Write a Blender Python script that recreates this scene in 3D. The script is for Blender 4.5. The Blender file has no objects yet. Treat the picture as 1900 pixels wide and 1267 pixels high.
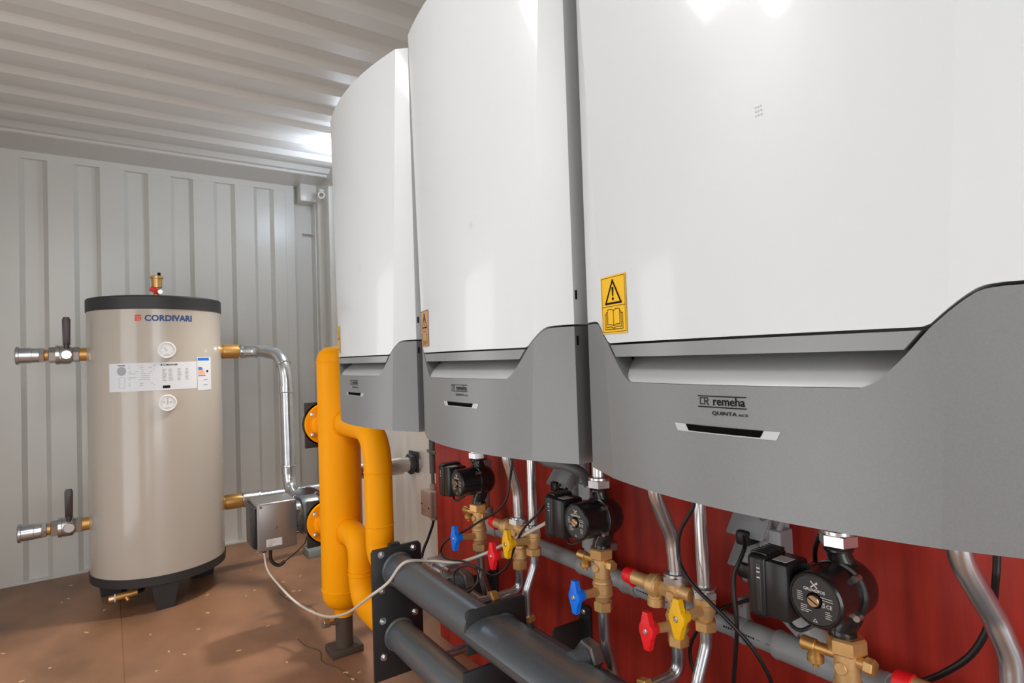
import bpy, bmesh, math, random
from mathutils import Vector, Matrix
random.seed(4)
C = bpy.context.scene.collection
PI = math.pi
V = Vector

# ------------------------------------------------------------------ materials
def mat(name, col, rough=.5, metal=0., coat=0., noise=None, bump=None, spec=.5):
    m = bpy.data.materials.new(name); m.use_nodes = True
    nt = m.node_tree; b = nt.nodes['Principled BSDF']
    b.inputs['Base Color'].default_value = (*col, 1)
    b.inputs['Roughness'].default_value = rough
    b.inputs['Metallic'].default_value = metal
    b.inputs['Coat Weight'].default_value = coat
    b.inputs['Coat Roughness'].default_value = .08
    b.inputs['Specular IOR Level'].default_value = spec
    tc = nt.nodes.new('ShaderNodeTexCoord')
    if noise:
        col2, scale, stretch, lo, hi = noise
        mp = nt.nodes.new('ShaderNodeMapping'); mp.inputs['Scale'].default_value = stretch
        nz = nt.nodes.new('ShaderNodeTexNoise'); nz.inputs['Scale'].default_value = scale
        nz.inputs['Detail'].default_value = 6
        rp = nt.nodes.new('ShaderNodeValToRGB')
        rp.color_ramp.elements[0].position = lo; rp.color_ramp.elements[1].position = hi
        rp.color_ramp.elements[0].color = (*col, 1); rp.color_ramp.elements[1].color = (*col2, 1)
        nt.links.new(tc.outputs['Object'], mp.inputs[0]); nt.links.new(mp.outputs[0], nz.inputs[0])
        nt.links.new(nz.outputs['Fac'], rp.inputs[0]); nt.links.new(rp.outputs[0], b.inputs['Base Color'])
    if bump:
        s, strength = bump
        nz2 = nt.nodes.new('ShaderNodeTexNoise'); nz2.inputs['Scale'].default_value = s; nz2.inputs['Detail'].default_value = 3
        bp = nt.nodes.new('ShaderNodeBump'); bp.inputs['Strength'].default_value = strength; bp.inputs['Distance'].default_value = .002
        nt.links.new(tc.outputs['Object'], nz2.inputs[0]); nt.links.new(nz2.outputs['Fac'], bp.inputs['Height'])
        nt.links.new(bp.outputs[0], b.inputs['Normal'])
    return m

M = {}
M['paint'] = mat('container_paint', (.74, .735, .69), .30, noise=((.70, .695, .655), 2.2, (1, 1, 1), .35, .7), bump=(9, .12))
M['ceil'] = mat('ceiling_paint', (.66, .65, .62), .34, bump=(7, .15))
M['white'] = mat('white_cover', (.665, .69, .712), .34, coat=.42, bump=(3, .03))
M['silver'] = mat('silver_paint', (.215, .22, .225), .40, .25, noise=((.225, .23, .235), 420, (1, 1, 1), .4, .6))
M['silver_side'] = mat('dark_silver_side', (.17, .175, .185), .4, .3)
M['strip'] = mat('handle_strip_silver', (.27, .28, .285), .34, .3)
M['scoop'] = mat('scoop_silver', (.50, .51, .52), .42, .3)
M['chassis'] = mat('boiler_chassis', (.20, .21, .215), .45, .3)
M['black'] = mat('black_print', (.008, .008, .008), .7, spec=.1)
M['slot'] = mat('slot_black', (.003, .003, .003), .8, spec=.05)
M['blackplastic'] = mat('black_plastic', (.016, .016, .017), .33)
M['pumpblack'] = mat('pump_black', (.016, .015, .015), .24, .1, coat=.3, bump=(40, .25))
M['plate'] = mat('name_plate', (.035, .036, .037), .35)
M['whiteprint'] = mat('white_print', (.72, .70, .66), .5)
M['red_b'] = mat('red_varnished_wood', (.52, .042, .027), .40, noise=((.27, .020, .013), 2.6, (7, 7, .9), .38, .72), bump=(38, .15), spec=.22)
M['floor'] = mat('floor_wood', (.37, .185, .100), .42, noise=((.20, .10, .052), 2.6, (1.2, .8, 1), .36, .7), bump=(60, .15))
M['gap'] = mat('floor_gap', (.10, .06, .03), .8)
M['tank'] = mat('tank_cream', (.485, .435, .375), .22, coat=.4)
M['band'] = mat('tank_black_band', (.03, .03, .032), .5, bump=(60, .1))
M['yellow'] = mat('yellow_paint', (1.0, .385, .0), .45, bump=(14, .06), spec=.14)
M['brass'] = mat('brass', (.80, .50, .20), .32, .60, noise=((.68, .40, .15), 30, (1, 1, 1), .35, .7))
M['brassrough'] = mat('cast_brass', (.78, .50, .22), .45, .5, bump=(160, .3))
M['brassdark'] = mat('dark_brass', (.60, .33, .10), .36, .65)
M['galv'] = mat('galvanised_steel', (.62, .65, .68), .22, .9, noise=((.48, .51, .54), 14, (1, 1, 1), .35, .65))
M['steel'] = mat('bright_steel', (.70, .71, .72), .24, .95)
M['nickel'] = mat('nickel_valve', (.50, .49, .48), .27, .9)
M['iron'] = mat('black_iron', (.115, .130, .145), .34, .3, noise=((.30, .21, .135), 16, (1, .06, 1), .52, .74), bump=(120, .2))
M['ironplate'] = mat('black_iron_plate', (.030, .031, .033), .42, .2, bump=(150, .25))
M['rawsteel'] = mat('raw_steel', (.24, .23, .225), .40, .85, noise=((.15, .135, .125), 25, (1, 1, 1), .4, .7))
M['pvc'] = mat('grey_plastic_pipe', (.36, .38, .39), .38)
M['pvcd'] = mat('dark_grey_plastic', (.15, .155, .16), .42)
M['sock'] = mat('grey_socket_plastic', (.40, .42, .445), .4)
M['beige'] = mat('junction_box_plastic', (.50, .40, .335), .45)
M['blue'] = mat('blue_handle', (.0, .21, 1.0), .4)
M['red'] = mat('red_handle', (.93, .012, .02), .4)
M['yel'] = mat('yellow_handle', (.98, .53, .004), .4)
M['redcap'] = mat('red_cap', (.95, .012, .018), .4)
M['rubber'] = mat('black_cable', (.012, .012, .012), .38)
M['cablew'] = mat('white_cable', (.68, .62, .54), .5)
M['sticker'] = mat('sticker_yellow', (.86, .49, .004), .5)
M['sticker_refl'] = mat('sticker_brown_reflection', (.52, .29, .12), .5)  # brown of the reflection on the middle boiler put into the sticker colour
M['paper'] = mat('white_label', (.72, .74, .77), .45)
M['greyprint'] = mat('grey_print', (.38, .39, .42), .6)
M['bluep'] = mat('blue_print', (.02, .06, .22), .5)
M['blueb'] = mat('bright_blue_print', (.02, .16, .62), .5)
M['redp'] = mat('red_print', (.75, .06, .03), .5)
M['orangep'] = mat('orange_print', (.85, .45, .20), .5)
M['magna'] = mat('pump_case_grey', (.30, .285, .275), .33, .6)
M['alu'] = mat('cast_aluminium', (.42, .42, .41), .4, .7, bump=(90, .3))
M['gaugewhite'] = mat('gauge_white', (.80, .80, .79), .3)
M['foot'] = mat('dark_foot', (.075, .055, .04), .55)
M['copper'] = mat('copper_screw', (.62, .42, .25), .3, .9)
M['padgrey'] = mat('grey_green_block', (.22, .26, .24), .6)
M['leverdark'] = mat('lever_dark', (.055, .04, .042), .35, .2)
M['chips'] = mat('pale_wood_chip', (.72, .50, .27), .7)
M['dirt'] = mat('floor_dirt', (.09, .06, .04), .9)

# ------------------------------------------------------------------ mesh helpers
def frame(d):
    d = V(d).normalized()
    a = V((0, 0, 1)) if abs(d.z) < .9 else V((1, 0, 0))
    u = d.cross(a).normalized(); return u, d.cross(u).normalized()

def lathe(bm, o, ax, prof, seg=32, rot=0., cap=True):
    """prof: list of (distance along ax, radius)"""
    o = V(o); ax = V(ax).normalized(); u, w = frame(ax)
    rings = []
    for h, r in prof:
        rings.append([bm.verts.new(o + ax*h + (u*math.cos(rot+2*PI*i/seg) + w*math.sin(rot+2*PI*i/seg))*max(r, 1e-5)) for i in range(seg)])
    for a, b in zip(rings, rings[1:]):
        for i in range(seg):
            j = (i+1) % seg; bm.faces.new((a[i], a[j], b[j], b[i]))
    if cap:
        bm.faces.new(rings[0][::-1]); bm.faces.new(rings[-1])
    return bm

def cyl(bm, a, b, r, r2=None, seg=28, bev=0.):
    a, b = V(a), V(b); L = (b-a).length; r2 = r if r2 is None else r2
    p = [(0, r), (L, r2)] if not bev else [(0, r-bev), (bev, r), (L-bev, r2), (L, r2-bev)]
    return lathe(bm, a, b-a, p, seg)

def hexn(bm, a, b, r, rot=0.3, ch=.12):
    a, b = V(a), V(b); L = (b-a).length
    lathe(bm, a, b-a, [(0, r*(1-ch)), (L*.12, r), (L*.88, r), (L, r*(1-ch))], 6, rot)
    return bm

def box(bm, lo, hi, bev=0., mtx=None, seg=2):
    vs = [bm.verts.new((x, y, z)) for x in (lo[0], hi[0]) for y in (lo[1], hi[1]) for z in (lo[2], hi[2])]
    F = [(0, 1, 3, 2), (4, 6, 7, 5), (0, 4, 5, 1), (2, 3, 7, 6), (0, 2, 6, 4), (1, 5, 7, 3)]
    fs = [bm.faces.new([vs[i] for i in f]) for f in F]
    if bev:
        es = list({e for f in fs for e in f.edges})
        r = bmesh.ops.bevel(bm, geom=es, offset=bev, segments=seg, affect='EDGES', profile=.5)
        vs = list({v for f in r['faces'] for v in f.verts} | {v for v in vs if v.is_valid})
    if mtx is not None:
        for v in vs: v.co = mtx @ v.co
    return bm

def prism(bm, poly, d, bev=0.):
    """poly: 3d points of a planar outline; extruded by vector d"""
    d = V(d)
    a = [bm.verts.new(V(p)) for p in poly]; b = [bm.verts.new(V(p)+d) for p in poly]
    n = len(poly)
    fs = [bm.faces.new(a[::-1]), bm.faces.new(b)]
    for i in range(n): fs.append(bm.faces.new((a[i], a[(i+1) % n], b[(i+1) % n], b[i])))
    if bev:
        es = list({e for f in fs for e in f.edges})
        bmesh.ops.bevel(bm, geom=es, offset=bev, segments=2, affect='EDGES', profile=.5)
    return bm

def fillet(pts, rad, n=8):
    pts = [V(p) for p in pts]; out = [pts[0]]
    for i in range(1, len(pts)-1):
        p0, p, p1 = pts[i-1], pts[i], pts[i+1]
        r = rad[i-1] if hasattr(rad, '__len__') else rad
        d0, d1 = (p0-p), (p1-p)
        ang = d0.angle(d1)
        if ang > PI-.02 or r <= 0: out.append(p); continue
        L = min(r/math.tan(ang/2), d0.length*.49, d1.length*.49)
        a, b = p+d0.normalized()*L, p+d1.normalized()*L
        for k in range(n+1):
            s = k/n; out.append(a*(1-s)**2 + p*2*s*(1-s) + b*s*s)
    out.append(pts[-1]); return out

def spline(pts, n=6):
    P = [V(p) for p in pts]; P = [P[0]*2-P[1]] + P + [P[-1]*2-P[-2]]
    out = []
    for i in range(1, len(P)-2):
        a, b, c, d = P[i-1:i+3]
        for k in range(n):
            t = k/n
            out.append(.5*((2*b) + (c-a)*t + (2*a-5*b+4*c-d)*t*t + (3*b-a-3*c+d)*t**3))
    out.append(P[-2]); return out

def tube(bm, pts, r, seg=20, cap=True):
    pts = [V(p) for p in pts]
    n = len(pts); R = r if hasattr(r, '__len__') else [r]*n
    tg = [((pts[min(i+1, n-1)]-pts[max(i-1, 0)]).normalized()) for i in range(n)]
    u, w = frame(tg[0]); rings = []
    for i in range(n):
        if i:
            q = tg[i-1].rotation_difference(tg[i]); u = q @ u
            u = (u - tg[i]*u.dot(tg[i])).normalized()
        w = tg[i].cross(u)
        rings.append([bm.verts.new(pts[i] + (u*math.cos(2*PI*k/seg) + w*math.sin(2*PI*k/seg))*R[i]) for k in range(seg)])
    for a, b in zip(rings, rings[1:]):
        for k in range(seg):
            j = (k+1) % seg; bm.faces.new((a[k], a[j], b[j], b[k]))
    if cap: bm.faces.new(rings[0][::-1]); bm.faces.new(rings[-1])
    return bm

def torus(bm, c, ax, R, r, n=32, seg=10):
    u, w = frame(ax); c = V(c)
    rings = []
    for i in range(n):
        a = 2*PI*i/n; d = u*math.cos(a)+w*math.sin(a); ax_ = V(ax).normalized()
        rings.append([bm.verts.new(c+d*(R+r*math.cos(2*PI*k/seg))+ax_*r*math.sin(2*PI*k/seg)) for k in range(seg)])
    for i in range(n):
        a, b = rings[i], rings[(i+1) % n]
        for k in range(seg):
            j = (k+1) % seg; bm.faces.new((a[k], a[j], b[j], b[k]))
    return bm

def B(): return bmesh.new()

ORG = {}
def obj(name, bm, m, parent=None, angle=30, recalc=True, label=None):
    if recalc: bmesh.ops.recalc_face_normals(bm, faces=bm.faces)
    me = bpy.data.meshes.new(name); bm.to_mesh(me); bm.free()
    if m: me.materials.append(M[m] if isinstance(m, str) else m)
    me.shade_smooth(); me.set_sharp_from_angle(angle=math.radians(angle))
    o = bpy.data.objects.new(name, me); C.objects.link(o)
    if parent is not None:
        g = ORG[parent.name]; me.transform(Matrix.Translation(-g)); o.parent = parent; ORG[o.name] = g
    else: ORG[o.name] = V((0, 0, 0))
    if label: o['label'] = label
    return o

def tag(o, label, cat, group=None, kind=None):
    o['label'] = label; o['category'] = cat
    if group: o['group'] = group
    if kind: o['kind'] = kind
    return o

def thing(name, label, cat, loc, group=None):
    o = bpy.data.objects.new(name, None); C.objects.link(o); o.location = loc; o.empty_display_size = .05
    ORG[o.name] = V(loc); return tag(o, label, cat, group)

def solo(name, bm, m, label, cat, group=None, kind=None, angle=30):
    return tag(obj(name, bm, m, None, angle), label, cat, group, kind)

def copy_thing(src, d, label):
    """a copy of a thing, its parts and sub-parts, moved by d"""
    r = src.copy(); C.objects.link(r); r.location = src.location + V(d); r['label'] = label
    ORG[r.name] = V(r.location)
    for ch in list(src.children):
        c = ch.copy(); C.objects.link(c); c.parent = r; ORG[c.name] = ORG[r.name]
        for g in list(ch.children):
            e = g.copy(); C.objects.link(e); e.parent = c; ORG[e.name] = ORG[r.name]
    return r

def text2d(s, width=None, height=None, bold=0., spacing=1.):
    """filled 2-D outline of lettering, origin at lower left; returns verts, faces"""
    cu = bpy.data.curves.new('lettering', 'FONT'); cu.body = s; cu.size = 1; cu.offset = bold; cu.space_character = spacing
    cu.resolution_u = 3
    o = bpy.data.objects.new('lettering', cu); C.objects.link(o)
    bpy.context.view_layer.update()
    me = o.to_mesh()
    vs = [(v.co.x, v.co.y) for v in me.vertices]; fs = [tuple(p.vertices) for p in me.polygons]
    o.to_mesh_clear(); bpy.data.objects.remove(o); bpy.data.curves.remove(cu)
    x0 = min(v[0] for v in vs); x1 = max(v[0] for v in vs); y0 = 0; y1 = max(v[1] for v in vs)
    sy = height/(y1-y0) if height else None
    sx = width/(x1-x0) if width else sy
    if sy is None: sy = sx
    return [((v[0]-x0)*sx, v[1]*sy) for v in vs], fs

def put2d(bm, shape, fmap):
    vs, fs = shape; nv = [bm.verts.new(V(fmap(x, y))) for x, y in vs]
    for f in fs:
        try: bm.faces.new([nv[i] for i in f])
        except ValueError: pass

def rect2d(bm, x0, y0, x1, y1, fmap, n=1, ny=1):
    g = [[bm.verts.new(V(fmap(x0+(x1-x0)*i/n, y0+(y1-y0)*j/ny))) for j in range(ny+1)] for i in range(n+1)]
    for i in range(n):
        for j in range(ny): bm.faces.new((g[i][j], g[i+1][j], g[i+1][j+1], g[i][j+1]))

def poly2d(bm, pts, fmap):
    bm.faces.new([bm.verts.new(V(fmap(x, y))) for x, y in pts])

def line2d(bm, pts, w, fmap, closed=False):
    """a stroked polyline"""
    n = len(pts); R = range(n if closed else n-1)
    for i in R:
        a, b = V((*pts[i], 0)), V((*pts[(i+1) % n], 0)); d = (b-a).normalized(); q = V((-d.y, d.x, 0))*w/2; e = d*w/2
        poly2d(bm, [((a-e+q).x, (a-e+q).y), ((a-e-q).x, (a-e-q).y), ((b+e-q).x, (b+e-q).y), ((b+e+q).x, (b+e+q).y)], fmap)

def ring2d(bm, cx, cy, r0, r1, fmap, n=32, a0=0., a1=2*PI):
    k = n if abs(a1-a0-2*PI) > 1e-6 else n
    for i in range(k):
        p, q = a0+(a1-a0)*i/k, a0+(a1-a0)*(i+1)/k
        poly2d(bm, [(cx+r*math.cos(t), cy+r*math.sin(t)) for r, t in ((r0, p), (r1, p), (r1, q), (r0, q))], fmap)

# ------------------------------------------------------------------ the container
XL, XR, YB, YF, ZC = -.985, 1.365, 4.72, -2.3, 2.69
def structure(name, bm, m, label, cat): return solo(name, bm, m, label, cat, None, 'structure')

# plywood floor: two boards and the joint between them
b = B(); box(b, (XL-.1, YF, -.03), (.0385, YB+.1, 0)); box(b, (.0425, YF, -.03), (XR+.15, YB+.1, 0))
box(b, (.038, YF, -.03), (.043, YB, -.002))
structure('floor', b, 'floor', 'brown plywood container floor with a joint running towards the tank', 'floor')

def corrug(bm, axis_pts, fa, fb):
    """strip of quads through profile points between two mapping functions"""
    A = [bm.verts.new(V(fa(*p))) for p in axis_pts]; Bv = [bm.verts.new(V(fb(*p))) for p in axis_pts]
    for i in range(len(A)-1): bm.faces.new((A[i], A[i+1], Bv[i+1], Bv[i]))

# ceiling: trapezoid ribs running across the container
prof = []
y = 4.26 - .2578*26
while y < 4.2:
    prof += [(y, .026), (y+.036, 0), (y+.129, 0), (y+.165, .026)]
    y += .2578
prof += [(4.260, .026), (4.296, 0), (4.335, 0), (4.343, -.012), (4.352, -.004), (4.360, -.012), (4.372, -.004), (YB+.05, -.004)]
b = B(); corrug(b, prof, lambda y, d: (XL-.1, y, ZC+d), lambda y, d: (XR+.15, y, ZC+d))
cyl(b, (XL-.1, 3.122, ZC+.014), (XR+.1, 3.122, ZC+.014), .0028, seg=8)
structure('ceiling', b, 'ceil', 'grey painted corrugated steel container ceiling', 'ceiling')

# back wall: vertical ribs under a flat top rail
prof = []; x = -.444-.274*3
while x < 1.05:
    prof += [(x, 0), (x+.026, .034), (x+.118, .034), (x+.144, 0)]
    x += .274
prof = [(-1.4, 0)] + prof + [(1.218, 0), (1.218, .05)]
b = B(); corrug(b, prof, lambda x, d: (x, YB+d, 0), lambda x, d: (x, YB+d, 2.648))
box(b, (-1.4, YB-.002, 2.642), (1.218, YB+.08, 2.70))
box(b, (-1.4, YB-.004, -.02), (1.218, YB+.06, .012))
box(b, (1.155, YB-.003, .0), (1.218, YB+.01, 2.642))
structure('wall_back', b, 'paint', 'grey corrugated steel end wall behind the storage tank', 'wall')

# recessed corner post, block under the ceiling and little shelf plate
b = B(); box(b, (1.205, YB+.05, 0), (1.45, YB+.10, 2.7)); box(b, (1.362, YB-.06, 0), (1.385, YB+.08, 2.62), .004)
box(b, (1.29, YB-.0, 2.32), (1.365, YB+.06, 2.326))
structure('trim_1', b, 'paint', 'recessed grey steel corner post', 'corner post')
b = B(); box(b, (1.245, YB-.10, 2.555), (1.368, YB+.08, 2.70), .004)
structure('trim_2', b, 'paint', 'grey steel corner block under the ceiling', 'corner block')
b = B(); box(b, (1.365, YF, 2.605), (1.45, YB+.05, 2.72), .003)
structure('trim_3', b, 'paint', 'grey steel top rail along the boiler side', 'rail')
# right wall
prof = []; y = YF
while y < 4.6:
    prof += [(y, .0), (y+.104, .0), (y+.172, .034), (y+.242, .034), (y+.276, .034-.034)]
    y += .276
prof += [(YB+.05, 0)]
b = B(); corrug(b, prof, lambda y, d: (1.368+d, y, 0), lambda y, d: (1.368+d, y, 2.62))
structure('wall_right', b, 'paint', 'grey corrugated steel side wall behind the boilers', 'wall')
prof = []; y = YF
while y < 4.6:
    prof += [(y, .0), (y+.07, .0), (y+.138, .034), (y+.208, .034), (y+.276, 0)]
    y += .276
prof += [(YB+.05, 0)]
b = B(); corrug(b, prof, lambda y, d: (XL-d, y, 0), lambda y, d: (XL-d, y, 2.72))
structure('wall_left', b, 'paint', 'grey corrugated steel side wall opposite the boilers', 'wall')

# lashing ring in the corner
t = thing('lashing_ring', 'small grey steel lashing ring under the top rail in the far corner', 'ring', (1.345, 4.42, 2.56))
b = B(); torus(b, (1.345, 4.42, 2.560), (.5, .8, .1), .022, .007); obj('ring', b, 'paint', t)
b = B(); cyl(b, (1.37, 4.44, 2.60), (1.33, 4.43, 2.60), .012); obj('lug', b, 'paint', t)

# red board
b = B(); box(b, (1.27, -.9, .0), (1.368, 2.515, 1.55), .002)
solo('wall_board', b, 'red_b', 'red stained wooden board fixed to the wall behind the pumps', 'board')

# wood chips and dirt on the floor
b = B()
for i in range(60):
    x, y = random.uniform(-.6, 1.0), random.uniform(2.2, 4.5); a = random.uniform(0, PI); l = random.uniform(.004, .012)
    m4 = Matrix.Translation((x, y, .0015)) @ Matrix.Rotation(a, 4, 'Z')
    box(b, (-l, -.0025, -.0014), (l, .0025, .002), mtx=m4)
solo('wood_chips', b, 'chips', 'pale wood chips scattered on the brown plywood floor', 'wood chips', None, 'stuff')
b = B()
tube(b, spline([(.72, 2.9, .0005), (.735, 2.8, .0005), (.77, 2.72, .0005), (.75, 2.62, .0005), (.79, 2.52, .0005), (.80, 2.44, .0005), (.82, 2.38, .0005)], 4), .0022, 6)
tube(b, spline([(.78, 3.55, .0005), (.80, 3.4, .0005), (.86, 3.28, .0005), (.88, 3.15, .0005), (.85, 3.05, .0005)], 4), .0014, 6)
solo('floor_crack', b, 'dirt', 'dark crack in the floor wood in front of the yellow separator', 'crack')

# ------------------------------------------------------------------ boilers
YC = (1.711, 1.077, .442)
def uz(z): return (z-1.109)/1.018
def hw(z): return .213+.064*uz(z)
def F(t, z):
    a = abs(t); xc = .600+.011*uz(z); h = hw(z); xr = xc+.031
    return xc+(xr-xc)*(a/h)**2 if a <= h else xr+(.668-xr)*(a-h)/(.30-h)
NOTCH = [(.0, 1.2565), (.155, 1.2565), (.162, 1.2585), (.171, 1.264), (.182, 1.275), (.196, 1.291), (.212, 1.312), (.232, 1.332), (.244, 1.3425), (.252, 1.346), (.262, 1.3475), (.31, 1.348)]
def interp(tab, x):
    for (a, p), (c, q) in zip(tab, tab[1:]):
        if x <= c: return p+(q-p)*(x-a)/(c-a)
    return tab[-1][1]
def ztop(t): return interp(NOTCH, abs(t))
def tnotch(z): return interp([(p, a) for a, p in NOTCH[1:]], z)
US = [i/36 for i in range(-36, 37)]; US = [-1-k/12 for k in range(12, 0, -1)] + US + [1+k/12 for k in range(1, 13)]
def tu(u, z):
    a = abs(u); h = hw(z); t = a*h if a <= 1 else h+(a-1)*(.30-h)
    return math.copysign(t, u)

def surface(yc, us, zlo, zhi, nr, lip=.035, depth=None):
    bm = B(); cols = []
    for u in us:
        def solve(fz):
            z = 1.2
            for _ in range(25): z = fz(tu(u, z))
            return z
        a, c = solve(zlo), solve(zhi); col = []
        for k in range(nr+1):
            z = a+(c-a)*k/nr; t = tu(u, z); col.append(bm.verts.new((F(t, z)+(depth(t, z) if depth else 0), yc+t, z)))
        cols.append(col)
    for p, q in zip(cols, cols[1:]):
        for k in range(nr): bm.faces.new((p[k], q[k], q[k+1], p[k+1]))
    if lip:
        be = [e for e in bm.edges if e.is_boundary]
        r = bmesh.ops.extrude_edge_only(bm, edges=be)
        bmesh.ops.translate(bm, verts=[v for v in r['geom'] if isinstance(v, bmesh.types.BMVert)], vec=(lip, 0, 0))
    return bm

def trap(bm, yc, z0, z1, h0, h1, off, n=40, nr=6, lip=.0, depth=lambda s: 0):
    g = []
    for i in range(n+1):
        col = []
        for k in range(nr+1):
            s = k/nr; z = z0+(z1-z0)*s; t = (2*i/n-1)*(h0(z) if callable(h0) else h0+(h1-h0)*s)
            col.append(bm.verts.new((F(t, z)-off+depth(s), yc+t, z)))
        g.append(col)
    for i in range(n):
        for k in range(nr): bm.faces.new((g[i][k], g[i+1][k], g[i+1][k+1], g[i][k+1]))
    if lip:
        be = [e for e in bm.edges if e.is_boundary]
        r = bmesh.ops.extrude_edge_only(bm, edges=be)
        bmesh.ops.translate(bm, verts=[v for v in r['geom'] if isinstance(v, bmesh.types.BMVert)], vec=(lip, 0, 0))
    return bm

def sticker(parent, yc, m):
    st = lambda off: (lambda x, y: (F(.2265-x, 1.3285+y)-off, yc+.2265-x, 1.3285+y))
    W, Hh = .0675, .087
    b = B(); rect2d(b, 0, 0, W, Hh, st(.0012), 6, 6); s = obj('warning_sticker', b, m, parent, 60)
    p = st(.0019); b = B()
    line2d(b, [(.0025, .0025), (W-.0025, .0025), (W-.0025, Hh-.0025), (.0025, Hh-.0025)], .0007, p, True)
    line2d(b, [(.0025, .041), (W-.0025, .041)], .0007, p)
    line2d(b, [(.0135, .0455), (W-.0125, .0455), (W/2, .0795)], .0030, p, True)
    poly2d(b, [(W/2-.0013, .0560), (W/2+.0013, .0560), (W/2+.0023, .0695), (W/2-.0023, .0695)], p)
    ring2d(b, W/2, .0520, .0, .0023, p, 14)
    # open book
    for sx in (-1, 1):
        cx = W/2
        line2d(b, [(cx, .0345), (cx+sx*.007, .0370), (cx+sx*.0165, .0362), (cx+sx*.0165, .0135), (cx+sx*.008, .0140), (cx, .0118)], .0009, p)
        line2d(b, [(cx+sx*.0165, .0330), (cx+sx*.0200, .0322), (cx+sx*.0200, .0095), (cx+sx*.008, .0105), (cx, .0080)], .0009, p)
        line2d(b, [(cx+sx*.0200, .0300), (cx+sx*.0240, .0295), (cx+sx*.0240, .0065), (cx, .0065)], .0009, p)
    line2d(b, [(W/2, .0345), (W/2, .0118)], .0009, p)
    obj('print', b, 'black', s, 60)

def make_boiler(yc, label):
    t = thing('wall_boiler', label, 'boiler', (.95, yc, 1.109), 'wall hung boilers in a row')
    obj('front_cover', surface(yc, US, lambda t: max(ztop(t)+.0035, 1.3145), lambda t: 2.127, 14), 'white', t, 5)
    obj('lower_panel', surface(yc, US, lambda t: 1.109, lambda t: ztop(t), 6), 'silver', t, 5)
    hs = obj('handle_strip', trap(B(), yc, 1.2935, 1.3112, .1925, .2065, .0, lip=.030), 'strip', t, 20)
    obj('grip_recess', trap(B(), yc, 1.2570, 1.2975, lambda z: tnotch(z), 0, -.001, nr=10, depth=lambda s: .050*s**1.25), 'scoop', t, 30)
    b = B(); box(b, (.699, yc-.296, 1.113), (1.262, yc+.296, 2.115), .004); obj('chassis', b, 'chassis', t)
    for s in (-1, 1):
        b = B(); box(b, (.690, yc+s*.2985-.0012, 1.112), (.712, yc+s*.2985+.0012, 1.345)); obj('side_strip', b, 'silver_side', t)
    # display slot with pale bevelled ends
    sm = lambda off: (lambda x, y: (F(-x-.004, y)-off, yc-x-.004, y))
    p1 = sm(.0006)
    b = B()
    n = 24
    for i in range(n):
        s0, s1 = i/n, (i+1)/n
        f = lambda s, top: ((-.0725+.145*s) if top else (-.0675+.135*s))
        poly2d(b, [(f(s0, 0), 1.1975), (f(s1, 0), 1.1975), (f(s1, 1), 1.2070), (f(s0, 1), 1.2070)], p1)
    sl = obj('display_slot', b, 'scoop', t, 60)
    p2 = sm(.0012); b = B()
    for i in range(n):
        s0, s1 = i/n, (i+1)/n
        f = lambda s, top: ((-.0535+.107*s) if top else (-.0490+.098*s))
        poly2d(b, [(f(s0, 0), 1.1990), (f(s1, 0), 1.1990), (f(s1, 1), 1.2070), (f(s0, 1), 1.2070)], p2)
    obj('slot_opening', b, 'slot', sl, 60)
    # lettering
    pl = lambda x, y: (F(.029-x, y)-.0008, yc+.029-x, y)
    b = B()
    for zz in (1.2433, 1.2302): rect2d(b, 0, zz-.0006, .067, zz+.0006, pl, 8)
    put2d(b, text2d('remeha', .0425, None, .012), lambda x, y: pl(.0225+x, 1.2327+y))
    line2d(b, [(.0035, 1.2335), (.0035, 1.2410), (.0100, 1.2410), (.0100, 1.2335)], .0010, pl, True)
    line2d(b, [(.0100, 1.2410), (.0140, 1.2410), (.0148, 1.2400), (.0148, 1.2382), (.0140, 1.2373), (.0100, 1.2373)], .0010, pl)
    line2d(b, [(.0125, 1.2373), (.0152, 1.2328)], .0011, pl)
    obj('brand_lettering', b, 'black', t, 60)
    b = B(); put2d(b, text2d('QUINTA', .0335, .0042, .02, 1.05), lambda x, y: pl(.0205+x, 1.2212+y))
    put2d(b, text2d('ACE', .0125, .0027, .02, 1.05), lambda x, y: pl(.0558+x, 1.2212+y))
    obj('model_lettering', b, 'black', t, 60)
    b = B()
    for i in range(3):
        for k in range(3):
            z = 1.571-.0047*k; tt = -.062-.0032*i
            ring2d(b, 0, 0, 0, .0008, lambda x, y, z=z, tt=tt: (F(tt, z+y)-.0008, yc+tt+x, z+y), 8)
    obj('vent_holes', b, 'greyprint', t, 60)
    for z in (1.395, 1.315):
        b = B(); box(b, (.672, yc-.3012, z), (.676, yc-.2995, z+.016)); obj('side_mark', b, 'black', t)
    return t
for i, (yc, lab, m) in enumerate(zip(YC, (
        'farthest, smallest white and silver wall boiler of the row, above the yellow separator',
        'white and silver wall boiler with a warning sticker tinted brown by reflection, middle one of the row',
        'largest, nearest white and silver wall boiler with a big yellow warning sticker'), ('sticker', 'sticker_refl', 'sticker'))):
    sticker(make_boiler(yc, lab), yc, m)

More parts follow.
